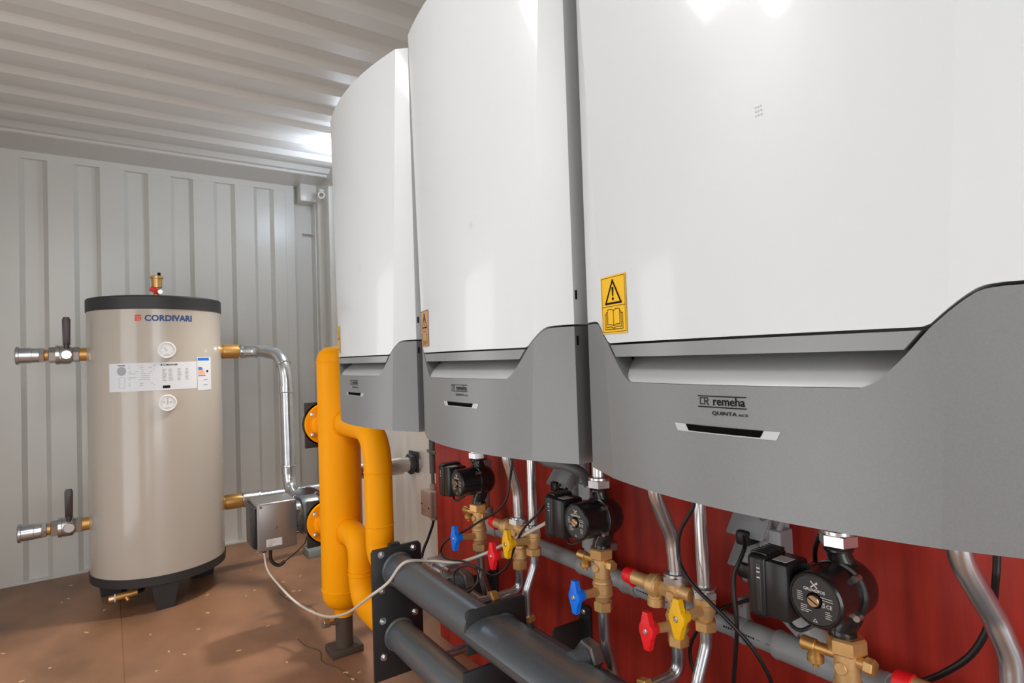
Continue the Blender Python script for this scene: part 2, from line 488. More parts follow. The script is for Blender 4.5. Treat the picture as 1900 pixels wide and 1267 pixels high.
# ------------------------------------------------------------------ pumps
PX, PZ = 1.07, .868
def make_pump(y0, label):
    t = thing('circulation_pump', label, 'pump', (PX, y0, .787), 'black circulation pumps under the boilers')
    b = B(); lathe(b, (PX, y0, .966), (0, 0, 1), [(0, .0245), (0, .0285), (.006, .0285), (.008, .026), (.008, .0195)], 36)
    hexn(b, (PX, y0, .943), (PX, y0, .967), .0315, .2); obj('union_nut', b, 'steel', t)
    b = B(); cyl(b, (PX, y0, .965), (PX, y0, 1.115), .0192); obj('tailpipe', b, 'steel', t)
    # volute with curved necks
    b = B()
    lathe(b, (1.112, y0-.003, PZ), (-1, 0, 0), [(-.010, .024), (-.004, .036), (.004, .044), (.018, .050), (.036, .0515), (.050, .0505), (.052, .0525), (.058, .0525), (.060, .048)], 40)
    tube(b, spline([(PX, y0, .946), (PX, y0, .930), (PX+.004, y0-.008, .905), (PX+.006, y0-.022, .870)]), [.0265]*2+[.0250]*3+[.0205]*4+[.021]*3+[.025]*3+[.030]*4, 24)
    tube(b, spline([(PX, y0, .786), (PX, y0, .800), (PX+.004, y0-.012, .826), (PX+.006, y0-.020, .860)]), [.0235]*4+[.0225]*6+[.023]*5+[.028]*4, 24)
    vo = obj('volute', b, 'pumpblack', t, 50)
    for a in (40, 140, 220, 320):
        cy, cz = y0+.0515*math.cos(math.radians(a)), PZ+.0515*math.sin(math.radians(a))
        b = B(); cyl(b, (1.056, cy, cz), (1.040, cy, cz), .0058)
        obj('flange_bolt', b, 'nickel', vo)
    # motor
    b = B(); lathe(b, (1.060, y0, PZ), (-1, 0, 0), [(0, .049), (.006, .050), (.008, .0480), (.064, .0470), (.068, .0475), (.074, .0470), (.0775, .0440), (.0775, .0415), (.0755, .0410)], 48)
    mo = obj('motor_housing', b, 'pumpblack', t)
    fx = 1.060-.0762
    b = B(); lathe(b, (fx+.001, y0, PZ), (-1, 0, 0), [(0, .0405), (.0012, .0405)], 48); np_ = obj('name_plate', b, 'plate', t)
    fp = lambda x, y: (fx-.0009, y0-x, PZ+y)
    b = B()
    put2d(b, text2d('GRUNDFOS', .037, .0048, .03), lambda x, y: fp(x-.0185, y+.0145))
    line2d(b, [(-.005, .0215), (.005, .0305)], .0022, fp); line2d(b, [(-.005, .0305), (.005, .0215)], .0022, fp); line2d(b, [(-.0008, .026), (.0058, .0285)], .0014, fp)
    rnd = random.Random(3)
    for k in range(5): line2d(b, [(-.030, .0085-.0034*k), (-.030+rnd.uniform(.007, .012), .0085-.0034*k)], .0011, fp)
    for k in range(4): line2d(b, [(-.024, -.0125-.0034*k), (-.024+rnd.uniform(.010, .019), -.0125-.0034*k)], .0011, fp)
    for k in range(4): line2d(b, [(.018, -.0135-.0034*k), (.018+rnd.uniform(.006, .010), -.0135-.0034*k)], .0011, fp)
    line2d(b, [(.008, .0085), (.030, .0085)], .0011, fp); line2d(b, [(.014, .0045), (.031, .0045)], .0011, fp)
    put2d(b, text2d('UK', .007, .0042, .03), lambda x, y: fp(x+.0115, y-.0035)); put2d(b, text2d('CA', .007, .0034, .03), lambda x, y: fp(x+.0115, y-.0078))
    put2d(b, text2d('CE', .0095, .0062, .02), lambda x, y: fp(x+.0200, y-.0070))
    line2d(b, [(-.0035, -.036), (.0035, -.036), (0, -.031)], .0010, fp, True)
    obj('plate_print', b, 'whiteprint', np_, 60)
    b = B(); lathe(b, (fx+.0005, y0, PZ), (-1, 0, 0), [(0, .0135), (.0015, .0135)], 28); obj('vent_seat', b, 'slot', np_)
    b = B(); lathe(b, (fx, y0, PZ), (-1, 0, 0), [(0, .0100), (.0055, .0100), (.0070, .0090)], 28); vs_ = obj('vent_screw', b, 'copper', t, label='brass coloured slotted vent screw')
    b = B(); mt = Matrix.Translation((fx-.0068, y0, PZ)) @ Matrix.Rotation(.5, 4, 'X'); box(b, (-.0005, -.0085, -.0009), (.0004, .0085, .0009), mtx=mt); obj('screw_slot', b, 'slot', vs_)
    # control box on the side of the motor
    b = B(); box(b, (.977, y0+.044, .812), (1.050, y0+.090, .915), .007); cb = obj('control_box', b, 'blackplastic', t)
    b = B(); box(b, (.974, y0+.086, .806), (1.056, y0+.124, .920), .011, seg=3); obj('box_lid', b, 'blackplastic', cb)
    b = B(); box(b, (.9730, y0+.0925, .820), (.9755, y0+.1025, .908), .001); obj('status_strip', b, 'plate', cb)
    b = B()
    for k, zz in enumerate((.897, .890, .880)): box(b, (.9722, y0+.0945, zz), (.9737, y0+.1005, zz+.0025))
    obj('status_marks', b, 'whiteprint', cb)
    b = B()
    for k in range(6): box(b, (.987+.011*k, y0+.089, .916), (.993+.011*k, y0+.121, .9225), .001)
    obj('cooling_ribs', b, 'blackplastic', cb)
    b = B(); box(b, (.990, y0+.053, .9145), (1.020, y0+.079, .9158)); obj('box_label', b, 'whiteprint', cb)
    b = B(); tube(b, spline([(1.01, y0+.060, .822), (1.0, y0+.056, .806), (1.0, y0+.040, .799), (1.01, y0+.026, .806), (1.03, y0+.014, .820)]), .0035, 10)
    obj('motor_cable', b, 'rubber', t)
    return t
pump = make_pump(1.166, 'black circulation pump under the middle boiler, between the two sets of coloured handles')
copy_thing(pump, (0, .547-1.166, 0), 'largest, nearest black circulation pump with the most readable round name plate')
copy_thing(pump, (0, 1.790-1.166, 0), 'farthest, smallest black circulation pump beside the beige junction box')

# ------------------------------------------------------------------ valves
def handle(parent, y0, zb, zh, m, dy=-.016):
    hx = .962
    b = B(); cyl(b, (PX-.015, y0, zb), (hx+.010, y0+dy, zh), .0115, .0098, 24); obj('stem', b, 'brassrough', parent)
    yy = y0+dy; b = B()
    out = [(-.0085, .0415), (.0085, .0415), (.0105, .019), (.0165, .014), (.0205, .004), (.0205, -.006), (.0150, -.013), (.0108, -.019), (.0085, -.0415), (-.0085, -.0415), (-.0112, -.018), (-.0165, -.013), (-.0195, -.004), (-.0195, .006), (-.0150, .014), (-.0105, .019)]
    prism(b, [(hx-.006, yy+x, zh+z) for x, z in out], (.014, 0, 0), .002)
    cyl(b, (hx+.006, yy, zh), (hx+.024, yy, zh), .0165, .0145, 24)
    h = obj('handle', b, m, parent, 40, label={'blue': 'blue butterfly handle', 'red': 'red butterfly handle', 'yel': 'yellow butterfly handle'}[m])
    b = B(); lathe(b, (hx-.006, yy, zh), (-1, 0, 0), [(0, .0062), (.002, .0062), (.0035, .0045), (.0035, .0015)], 16); obj('handle_screw', b, 'steel', h)

def ballbody(b, y0, z1, r=.0265):
    lathe(b, (PX, y0, z1), (0, 0, -1), [(0, .0225), (.004, r-.002), (.007, r-.002), (.009, r), (.013, r), (.014, r-.0015), (.032, r-.0015), (.034, r), (.039, r), (.046, .0215), (.054, .0195)], 32)

def make_return(y0, label):
    t = thing('shutoff_valve', label, 'valve', (PX, y0, .619), 'brass shut-off valves with butterfly handles')
    b = B(); hexn(b, (PX, y0, .758), (PX, y0, .787), .0325, .25); obj('union_nut', b, 'brass', t)
    b = B(); lathe(b, (PX, y0, .759), (0, 0, -1), [(0, .0215), (.05, .0210), (.052, .0235), (.060, .0235), (.062, .0225)], 32)
    ballbody(b, y0, .702); lathe(b, (PX, y0, .735), (-1, 0, 0), [(0, .012), (.024, .011), (.0255, .0095)], 20); obj('body', b, 'brassrough', t)
    b = B(); hexn(b, (PX, y0, .620), (PX, y0, .647), .0250, .1); obj('lower_nut', b, 'brass', t)
    b = B(); cyl(b, (PX-.004, y0+.014, .750), (PX-.012, y0+.050, .752), .0098); cyl(b, (PX-.012, y0+.048, .752), (PX-.014, y0+.074, .753), .0125, bev=.0015)
    dc = obj('drain_cock', b, 'brassdark', t)
    b = B(); lathe(b, (PX-.013, y0+.050, .745), (0, 0, -1), [(0, .007), (.006, .012), (.010, .0145), (.019, .0145), (.021, .012), (.022, .005), (.030, .005)], 22); obj('drain_cap', b, 'brassdark', dc)
    b = B(); cyl(b, (PX, y0-.014, .748), (PX-.002, y0-.034, .748), .0105); hexn(b, (PX-.002, y0-.032, .748), (PX-.003, y0-.048, .748), .0145); obj('test_plug', b, 'brass', t)
    handle(t, y0, .673, .688, 'blue')
    return t
rv = make_return(1.168, 'brass valve with a blue handle under the middle pump')
copy_thing(rv, (0, 1.793-1.168, 0), 'small brass valve with a blue handle under the farthest pump')
copy_thing(rv, (0, .541-1.168, 0), 'large brass valve under the nearest pump, cut off by the photo edge')

def make_flow(y0, label):
    t = thing('safety_valve_set', label, 'valve', (PX, y0, .624), 'brass valves with red handle and red-capped safety valve')
    b = B(); lathe(b, (PX, y0, .784), (0, 0, 1), [(0, .026), (0, .0275), (.006, .0275), (.008, .0245), (.008, .017)], 32)
    hexn(b, (PX, y0, .766), (PX, y0, .786), .0310, .15); obj('union_nut', b, 'steel', t)
    b = B(); lathe(b, (PX, y0, .768), (0, 0, -1), [(0, .0225), (.006, .0225), (.008, .0195), (.060, .0195), (.064, .0225)], 32)
    ballbody(b, y0, .702)
    lathe(b, (PX, y0, .741), (-1, 0, 0), [(0, .012), (.024, .011), (.0255, .0095)], 20)
    cyl(b, (PX, y0, .752), (PX-.004, y0-.046, .752), .0150, bev=.002)
    obj('body', b, 'brassrough', t)
    b = B(); hexn(b, (PX, y0, .625), (PX, y0, .652), .0250, .35); obj('lower_nut', b, 'brass', t)
    b = B(); hexn(b, (PX, y0+.014, .744), (PX-.002, y0+.044, .743), .0175, .2)
    lathe(b, (PX-.002, y0+.042, .743), (-.02, 1, 0), [(0, .017), (.003, .025), (.008, .0255), (.010, .0285), (.016, .0285), (.018, .0260), (.030, .0260), (.036, .0200), (.046, .0180)], 32)
    lathe(b, (PX-.003, y0+.060, .735), (0, 0, -1), [(0, .019), (.018, .0185), (.019, .0205), (.037, .0205), (.038, .0165), (.030, .0160)], 28)
    cyl(b, (PX-.003, y0+.088, .743), (PX-.004, y0+.132, .743), .0165, bev=.001)
    sv = obj('safety_valve', b, 'brassrough', t)
    b = B(); lathe(b, (PX-.004, y0+.128, .743), (0, 1, 0), [(0, .0185), (.001, .0195), (.020, .0195), (.026, .0180), (.029, .0130)], 32)
    prism(b, [(PX-.014, y0+.128, .728), (PX+.006, y0+.128, .728), (PX+.003, y0+.128, .718), (PX-.010, y0+.128, .719)], (0, .010, 0), .001)
    obj('red_cap', b, 'redcap', sv, label='red plastic cap')
    handle(t, y0, .673, .691, 'red', -.008)
    return t
fv = make_flow(.920, 'brass valve with red handle and red-capped safety valve, under the front boiler')
copy_thing(fv, (0, 1.547-.920, 0), 'smaller, farther brass valve with red handle and red-capped safety valve')
copy_thing(fv, (0, .307-.920, 0), 'red-capped brass safety valve at the bottom right edge of the photo')

def make_gas(y0, label):
    t = thing('gas_valve', label, 'valve', (PX, y0, .686), 'brass gas valves with yellow handles')
    b = B(); lathe(b, (PX, y0, .772), (0, 0, 1), [(0, .022), (.005, .0255), (.009, .0255), (.011, .0220), (.011, .0140)], 28)
    hexn(b, (PX, y0, .757), (PX, y0, .774), .0262, .3); obj('union_nut', b, 'steel', t)
    b = B(); lathe(b, (PX, y0, .758), (0, 0, -1), [(0, .0235), (.012, .0235), (.014, .0220), (.032, .0220), (.044, .0165), (.050, .0165)], 32); obj('body', b, 'brassrough', t)
    b = B(); hexn(b, (PX, y0, .687), (PX, y0, .711), .0245, .2); obj('lower_nut', b, 'brass', t)
    handle(t, y0, .733, .747, 'yel')
    return t
gv = make_gas(.842, 'brass gas valve with a yellow handle, under the front boiler')
copy_thing(gv, (0, 1.472-.842, 0), 'smaller, farther brass gas valve with a yellow handle')

# ------------------------------------------------------------------ bright steel pipes
def pipe(pts, r, rad, label, nuts=(), m='steel', group='bright steel boiler pipes'):
    loc = V(pts[-1]); t = thing('steel_pipe', label, 'pipe', loc, group)
    b = B(); tube(b, fillet(pts, rad), r, 24); obj('tube', b, m, t, 40)
    for a, c, rr, mm in nuts:
        b = B(); hexn(b, a, c, rr, .3); obj('compression_nut', b, mm, t)
    return t
pipe([(1.0, .345, 1.13), (1.008, .343, .985), (1.055, .320, .895), (1.07, .307, .84), (1.07, .307, .788)], .0165, .10, 'wide bent steel pipe under the front boiler at the right photo edge', m='galv')
pipe([(1.0, .922, 1.13), (1.012, .922, .975), (1.066, .922, .870), (1.07, .920, .788)], .0165, .10, 'bent steel pipe between front boiler and red-handled valve')
pipe([(1.02, 1.545, 1.13), (1.03, 1.545, .975), (1.067, 1.547, .870), (1.07, 1.547, .788)], .0165, .10, 'bent steel pipe under the middle boiler down to the farther red-handled valve')
pipe([(1.066, .846, 1.13), (1.07, .842, .772)], .0140, .02, 'thin straight steel pipe between front boiler and nearer yellow-handled gas valve')
pipe([(1.07, 1.472, 1.13), (1.07, 1.472, .772)], .0140, .02, 'thin straight steel pipe from the middle boiler to the farther yellow-handled gas valve')
for y0, w in ((.920, 'nearer'), (1.547, 'farther')):
    pipe([(1.07, y0, .632), (1.07, y0+.002, .556), (.90, y0+.02, .548)], .0150, .062,
         f'steel elbow pipe from the {w} red-handled valve to the black manifold', [((.985, y0+.012, .551), (.962, y0+.014, .550), .026, 'brassdark')], 'galv')
for y0, w in ((.842, 'nearer'), (1.472, 'farther')):
    pipe([(1.07, y0, .695), (1.07, y0, .655), (1.040, y0+.004, .580), (1.043, y0+.004, .470)], .0132, .06,
         f'thin offset steel pipe below the {w} yellow-handled gas valve', [((1.043, y0+.004, .512), (1.043, y0+.004, .494), .0225, 'brass')], 'galv')
for y0, w in ((1.168, 'the middle pump valve, behind the large grey steel nut'), (1.793, 'the farthest pump valve, behind the cable coil')):
    pipe([(1.07, y0, .63), (1.072, y0, .54), (1.105, y0-.002, .43), (1.105, y0-.002, .304), (.92, y0, .304)], .0150, .09,
         f'steel pipe running down from {w}', (), 'galv')

# ------------------------------------------------------------------ manifold
MX, ZU, ZL, YP = .86, .539, .304, 2.03
t = thing('pipe_manifold', 'double black steel pipe manifold running along the floor below the boilers', 'manifold', (MX, 1.2, 0))
b = B(); cyl(b, (MX, YP, ZU), (MX, 1.447, ZU), .056, seg=48)
torus(b, (MX, YP-.004, ZU), (0, 1, 0), .056, .006, 48, 8)
obj('upper_pipe', b, 'iron', t)
b = B(); cyl(b, (.930, 1.446, .506), (.930, -.4, .506), .048, seg=48); torus(b, (.930, 1.443, .506), (0, 1, 0), .0475, .004, 48, 8); obj('front_pipe', b, 'iron', t)
b = B(); prism(b, [(.940, 1.446, .553), (.890, 1.446, .560), (.862, 1.446, .5605), (.842, 1.446, .558), (.824, 1.446, .552), (.811, 1.446, .543), (.8045, 1.446, .533)] + [(.870-.0655*math.cos(a), 1.446, .532-.056*math.sin(a)) for a in [i*PI/14 for i in range(1, 14)]], (0, -1.846, 0)); obj('pipe_cradle', b, 'iron', t)
b = B(); cyl(b, (MX, YP, ZL), (MX, -.4, ZL), .054, seg=48); torus(b, (MX, YP-.004, ZL), (0, 1, 0), .054, .006, 48, 8); obj('lower_pipe', b, 'iron', t)
b = B(); prism(b, [(MX-.096, YP, .158), (MX+.096, YP, .158), (MX+.096, YP, .610), (MX+.086, YP, .622), (MX-.088, YP, .622), (MX-.096, YP, .612)], (0, .014, 0), .0015)
prism(b, [(MX-.03, YP+.002, .615), (MX+.015, YP+.002, .615), (MX+.012, YP+.002, .632), (MX-.026, YP+.002, .632)], (0, .02, 0))
obj('flange_plate', b, 'ironplate', t)
for zc in (ZU, ZL):
    for sx in (-1, 1):
        for sz in (-1, 1):
            x, z = MX+sx*.0625, zc+sz*.064
            b = B(); lathe(b, (x, YP, z), (0, -1, 0), [(0, .0125), (.003, .0125), (.003, .007)], 24); hexn(b, (x, YP-.002, z), (x, YP-.012, z), .0098, random.random()); cyl(b, (x, YP-.01, z), (x, YP-.017, z), .0052)
            obj('bolt', b, 'steel', t)
b = B(); prism(b, [(.812, 1.445, .470), (.812, 1.445, .585), (.820, 1.445, .592), (1.004, 1.445, .592), (1.012, 1.445, .584), (1.018, 1.445, .465)], (0, .010, 0), .001); obj('support_plate', b, 'ironplate', t)
b = B(); prism(b, [(.802, 1.45, .250), (.802, 1.45, .423), (1.00, 1.45, .423), (1.00, 1.45, .250)], (0, .010, 0), .001); obj('support_plate', b, 'ironplate', t)
for y0 in (1.136, 1.760, .50):
    b = B(); cyl(b, (.930, y0, ZU+.003), (.985, y0, ZU+.003), .0245); s = obj('branch_stub', b, 'iron', t)
    b = B(); hexn(b, (.970, y0, ZU+.003), (1.006, y0, ZU+.003), .0395, .15); obj('stub_nut', b, 'rawsteel', s, label='large grey hexagonal steel nut')
b = B(); box(b, (MX-.05, 1.0, 0), (MX+.05, 1.06, .26), .003); obj('foot', b, 'ironplate', t)

t = thing('gas_rail', 'thin black steel gas rail behind the manifold along the red board', 'pipe', (1.05, 1.0, .45))
b = B(); cyl(b, (1.05, 1.98, .455), (1.05, -.4, .455), .022); obj('rail_pipe', b, 'iron', t)
for y0 in (.846, 1.476):
    b = B(); cyl(b, (1.043, y0, .465), (1.043, y0, .497), .016); obj('rail_socket', b, 'iron', t)
t = thing('gas_filter', 'small cast aluminium gas filter block behind the manifold flange plate', 'gas filter', (1.05, 2.06, .45))
b = B(); box(b, (1.005, 1.97, .430), (1.10, 2.15, .505), .008); box(b, (1.02, 1.99, .503), (1.09, 2.12, .520), .006); cyl(b, (1.05, 1.95, .462), (1.05, 1.99, .462), .03); obj('body', b, 'alu', t)
for x, y in ((1.012, 1.98), (1.012, 2.06), (1.012, 2.14), (1.095, 1.98), (1.095, 2.14)):
    b = B(); cyl(b, (x, y, .50), (x, y, .514), .006); obj('cover_screw', b, 'steel', t)
b = B(); cyl(b, (1.03, 1.955, .512), (1.03, 1.985, .512), .008); obj('test_nipple', b, 'steel', t)

for i, (yb, lab) in enumerate(((1.47, 'black welded steel bracket on the red board, right of the nearer blue handle'), (2.02, 'black steel bracket on the red board behind the cable coil'))):
    t = thing('wall_bracket', lab, 'bracket', (1.26, yb, .40), 'black brackets on the red board')
    b = B(); prism(b, [(1.135, yb, .20), (1.135, yb, .432), (1.145, yb, .442), (1.262, yb, .442), (1.262, yb, .20)], (0, .008, 0), .001); obj('web_plate', b, 'ironplate', t)
    b = B(); box(b, (1.258, yb-.030, .20), (1.2695, yb+.022, .485), .001); obj('back_plate', b, 'ironplate', t)
    b = B(); lathe(b, (1.258, yb-.004, .466), (-1, 0, 0), [(0, .009), (.003, .009), (.006, .006), (.006, .001)], 20); obj('bolt', b, 'steel', t)

# ------------------------------------------------------------------ grey drain pipe
t = thing('drain_pipe', 'long grey plastic drain pipe with collars along the red board', 'pipe', (1.2, .9, .651))
DX, DZ = 1.2, .651
b = B(); cyl(b, (DX, 1.93, DZ), (DX, -.6, DZ), .0250, seg=32); obj('pipe_run', b, 'pvc', t)
def collar(y0, y1):
    b = B(); lathe(b, (DX, y0, DZ), (0, -1, 0), [(0, .0255), (0, .0300), (.006, .0315), (.012, .0300), (y0-y1-.012, .0285), (y0-y1-.006, .0300), (y0-y1, .0285), (y0-y1, .0255)], 32); return b
for y0, y1 in ((1.40, 1.29), (1.215, 1.16), (.755, .53), (1.93, 1.86)): obj('collar', collar(y0, y1), 'pvc', t)
b = B(); tube(b, fillet([(DX, .600, DZ), (DX-.002, .735, .745), (DX, .748, .80), (DX, .748, .86)], .06), .0235, 24); lathe(b, (DX-.0015, .685, .710), (0, .82, .57), [(0, .0235), (0, .0285), (.004, .0295), (.045, .0285), (.048, .0285), (.048, .0235)], 28); obj('inclined_branch', b, 'pvc', t)
b = B(); tube(b, fillet([(DX, 1.30, DZ), (DX, 1.350, .690), (DX, 1.352, .74)], .04), .0235, 24); lathe(b, (DX, 1.352, .715), (0, 0, 1), [(0, .0235), (0, .029), (.05, .028), (.05, .0235)], 28); obj('inclined_branch', b, 'pvc', t)
b = B(); tube(b, fillet([(DX, 1.88, DZ), (DX, 1.945, .685), (DX, 1.95, .72)], .04), .0235, 24); obj('inclined_branch', b, 'pvc', t)
b = B(); rnd = random.Random(2)
for y0 in (1.10, 1.08, .795, .775): pass
def dp(y, a): return (DX-.0254*math.cos(a), y, DZ+.0254*math.sin(a))
for s0, n in ((1.15, 22), (.875, 14)):
    y = s0
    for k in range(n):
        w = rnd.choice((.0028, .0036, .0045)); a = .12
        b.faces.new([b.verts.new(V(p)) for p in (dp(y, a-.07), dp(y-w, a-.07), dp(y-w, a+.07), dp(y, a+.07))]); y -= w+.0022
for y in (.79, .768, .748): b.faces.new([b.verts.new(V(p)) for p in (dp(y, .10), dp(y-.010, .10), dp(y-.010, .14), dp(y, .14))])
obj('pipe_print', b, 'black', t, 60)
for yb, lab in ((.838, 'grey pipe clip with a screw tab, right of the nearer yellow handle'), (1.322, 'grey pipe clip behind the middle pump valve')):
    t = thing('pipe_clip', lab, 'pipe clip', (1.2, yb, .651), 'grey clips holding the drain pipe')
    b = B(); lathe(b, (DX, yb+.011, DZ), (0, -1, 0), [(0, .0258), (0, .0295), (.002, .0305), (.020, .0305), (.022, .0295), (.022, .0258)], 32); obj('band', b, 'pvc', t)
    b = B(); box(b, (1.196, yb-.011, .676), (1.215, yb+.011, .724), .003); box(b, (1.21, yb-.011, .700), (1.2695, yb+.011, .722), .003); obj('tab', b, 'pvc', t)
    b = B(); lathe(b, (1.197, yb, .709), (-1, 0, 0), [(0, .005), (.002, .004), (.002, .001)], 14); obj('screw', b, 'steel', t)

# vertical condensate drops behind the pumps
def drop(y0, z0, z1, lab, hose):
    t = thing('drain_funnel', lab, 'drain funnel', (DX, y0, z0), 'grey condensate funnels with hose')
    b = B(); cyl(b, (DX, y0, z0), (DX, y0, z1-.08), .0205); obj('drop_pipe', b, 'pvc', t)
    b = B(); box(b, (DX-.024, y0-.026, z1-.085), (DX+.024, y0+.026, z1), .004); obj('cup', b, 'sock', t)
    b = B(); tube(b, spline(hose, 8), .0145, 16); obj('hose', b, 'pvcd', t)
drop(.748, .86, .905, 'grey drain funnel with hose behind the nearest pump', [(1.2, .765, .88), (1.195, .768, .93), (1.19, .78, .99), (1.17, .80, 1.12)])
drop(1.352, .74, .905, 'grey drain funnel with bent hose behind the middle pump', [(1.195, 1.348, .88), (1.185, 1.345, .915), (1.165, 1.350, .945), (1.14, 1.39, .962), (1.10, 1.47, .985), (1.10, 1.54, 1.12)])
drop(1.965, .70, .900, 'grey drain drop pipe behind the farthest pump', [(1.2, 1.965, .87), (1.2, 1.965, .95), (1.19, 1.95, 1.12)])
t = thing('condensate_hose', 'thin pale hose curving up from the grey funnel behind the nearest pump', 'hose', (1.2, .735, .9))
b = B(); tube(b, spline([(1.19, .738, .88), (1.19, .733, .905), (1.185, .718, .930), (1.175, .690, .955), (1.15, .65, 1.02), (1.13, .62, 1.12)], 8), .0062, 12); obj('tube', b, 'sock', t)

# ------------------------------------------------------------------ wall sockets with lids
def socket(y0, zt, lab, plugs):
    t = thing('wall_socket', lab, 'socket', (1.27, y0, zt-.17), 'grey double wall sockets with lids')
    b = B(); box(b, (1.205, y0-.048, zt-.185), (1.2695, y0+.040, zt+.02), .006); cyl(b, (1.23, y0-.055, zt-.2), (1.23, y0-.055, zt+.2), .012); obj('housing', b, 'sock', t)
    for k in (0, 1):
        zz = zt-.002-.072*k
        b = B(); m4 = Matrix.Translation((1.206, y0, zz)) @ Matrix.Rotation(math.radians(38), 4, 'Y')
        box(b, (-.004, -.050, -.078), (.004, .042, .004), .003, mtx=m4)
        box(b, (.0, -.052, -.070), (.026, -.046, .004), .001, mtx=m4)
        obj('socket_lid', b, 'sock', t)
    for k in plugs:
        zz = zt-.06-.072*k
        b = B(); box(b, (1.150, y0-.018, zz-.022), (1.206, y0+.014, zz+.010), .006); obj('plug', b, 'rubber', t, label='black plug')
    return t
socket(.802, .945, 'grey double wall socket with flap lids, left of the nearest pump', (0, 1))
socket(1.470, .948, 'grey wall socket with flap lids, left above the middle pump', (0,))
t = thing('junction_box', 'beige plastic junction box on the wall beside the farthest pump', 'junction box', (1.33, 2.60, .53))
b = B(); box(b, (1.262, 2.535, .545), (1.366, 2.635, .665), .006); obj('housing', b, 'beige', t)
b = B(); box(b, (1.246, 2.533, .543), (1.264, 2.637, .667), .005); obj('cover', b, 'beige', t)
for z0, z1 in ((.665, .695), (.545, .520)):
    b = B(); cyl(b, (1.29, 2.585, z0), (1.29, 2.585, z1), .016); obj('cable_gland', b, 'beige', t)
for z in (.575, .632):
    b = B(); torus(b, (1.31, 2.534, z), (0, 1, 0), .017, .0018, 28, 8); obj('knockout', b, 'beige', t)
for y, z in ((2.622, .60), (2.548, .59)):
    b = B(); cyl(b, (1.247, y, z), (1.244, y, z), .004); obj('cover_screw', b, 'black', t)
t = thing('conduit', 'dark grey vertical cable conduit above the beige junction box', 'conduit', (1.29, 2.585, .70))
b = B(); cyl(b, (1.29, 2.585, .745), (1.29, 2.585, 1.3), .0145); obj('conduit_tube', b, 'pvcd', t)
b = B(); cyl(b, (1.29, 2.585, .69), (1.29, 2.585, .75), .0085); obj('cable', b, 'pvcd', t)
b = B(); box(b, (1.27, 2.50, .845), (1.30, 2.605, .860), .002); obj('saddle', b, 'pvcd', t)

# ------------------------------------------------------------------ cables
def cable(pts, r, m, lab, cat='cable', group=None):
    b = B(); tube(b, spline(pts, 8), r, 12); return solo('cable', b, m, lab, cat, group, angle=60)
cable([(0.615, 3.08, 0.390), (0.622, 3.05, 0.311), (0.652, 2.98, 0.255), (0.705, 2.85, 0.192), (0.752, 2.6, 0.204), (0.755, 2.3, 0.315), (0.745, 2.0, 0.480), (0.790, 1.95, 0.530), (0.832, 1.9, 0.603), (0.93, 1.9, 0.585), (0.98, 1.791, 0.600), (1.0, 1.645, 0.662), (1.015, 1.562, 0.706), (1.03, 1.456, 0.763), (1.06, 1.392, 0.804), (1.13, 1.397, 0.824), (1.19, 1.42, .84)], .0052, 'cablew', 'long white cable hanging from the grey pump box and crossing over the black manifold')
cable([(1.05, 1.535, 1.12), (1.04, 1.530, 0.969), (1.022, 1.519, 0.915), (1.012, 1.526, 0.858), (1.005, 1.571, 0.812), (1.0, 1.655, 0.769), (0.99, 1.757, 0.712), (0.98, 1.844, 0.669), (0.97, 1.884, 0.636), (0.97, 1.894, 0.603), (0.97, 1.842, 0.599), (0.955, 1.716, 0.629), (0.935, 1.618, 0.646), (0.915, 1.552, 0.644), (0.902, 1.535, 0.625), (0.895, 1.56, 0.597), (0.892, 1.602, 0.58), (0.892, 1.646, 0.579), (0.895, 1.671, 0.595), (0.9, 1.668, 0.62), (0.905, 1.634, 0.645), (0.915, 1.593, 0.657), (0.94, 1.565, 0.644), (0.965, 1.553, 0.627), (0.985, 1.585, 0.613), (1.0, 1.564, 0.622), (1.015, 1.530, 0.656), (1.02, 1.508, 0.704), (1.02, 1.456, 0.776), (1.04, 1.398, 0.838), (1.1, 1.4, 0.883), (1.16, 1.445, 0.893)], .0036, 'rubber', 'thin black cable with a loop hanging in front of the farther valves', group='black cables under the boilers')
cable([(1.02, .80, 1.12), (1.02, 0.819, 0.982), (1.02, 0.832, 0.951), (1.02, 0.857, 0.912), (1.02, 0.867, 0.877), (1.02, 0.863, 0.837), (1.01, 0.825, 0.807), (1.02, 0.786, 0.775), (1.04, 0.748, 0.735), (1.06, 0.72, 0.695), (1.08, 0.703, 0.647), (1.1, 0.7, 0.599), (1.15, .69, .50)], .0042, 'rubber', 'black cable sweeping diagonally past the nearer yellow handle', group='black cables under the boilers')
cable([(1.165, 0.797, 0.878), (1.142, 0.785, 0.888), (1.11, 0.764, 0.878), (1.09, 0.764, 0.852), (1.08, 0.771, 0.826), (1.07, 0.767, 0.779), (1.07, 0.763, 0.725), (1.08, 0.776, 0.661), (1.1, 0.8, 0.554), (1.12, .80, .48)], .0045, 'rubber', 'black cable hanging straight down from the upper plug of the nearer socket', group='black cables under the boilers')
cable([(1.17, 0.793, 0.812), (1.16, 0.790, 0.784), (1.16, 0.777, 0.76), (1.16, 0.791, 0.746), (1.16, 0.835, 0.72), (1.15, 0.872, 0.695), (1.135, 0.911, 0.649), (1.13, 0.934, 0.603), (1.13, 0.937, 0.57), (1.13, 0.925, 0.538), (1.13, 0.896, 0.5), (1.14, .87, .47)], .0042, 'rubber', 'black cable from the lower plug bending back behind the yellow-handled valve', group='black cables under the boilers')
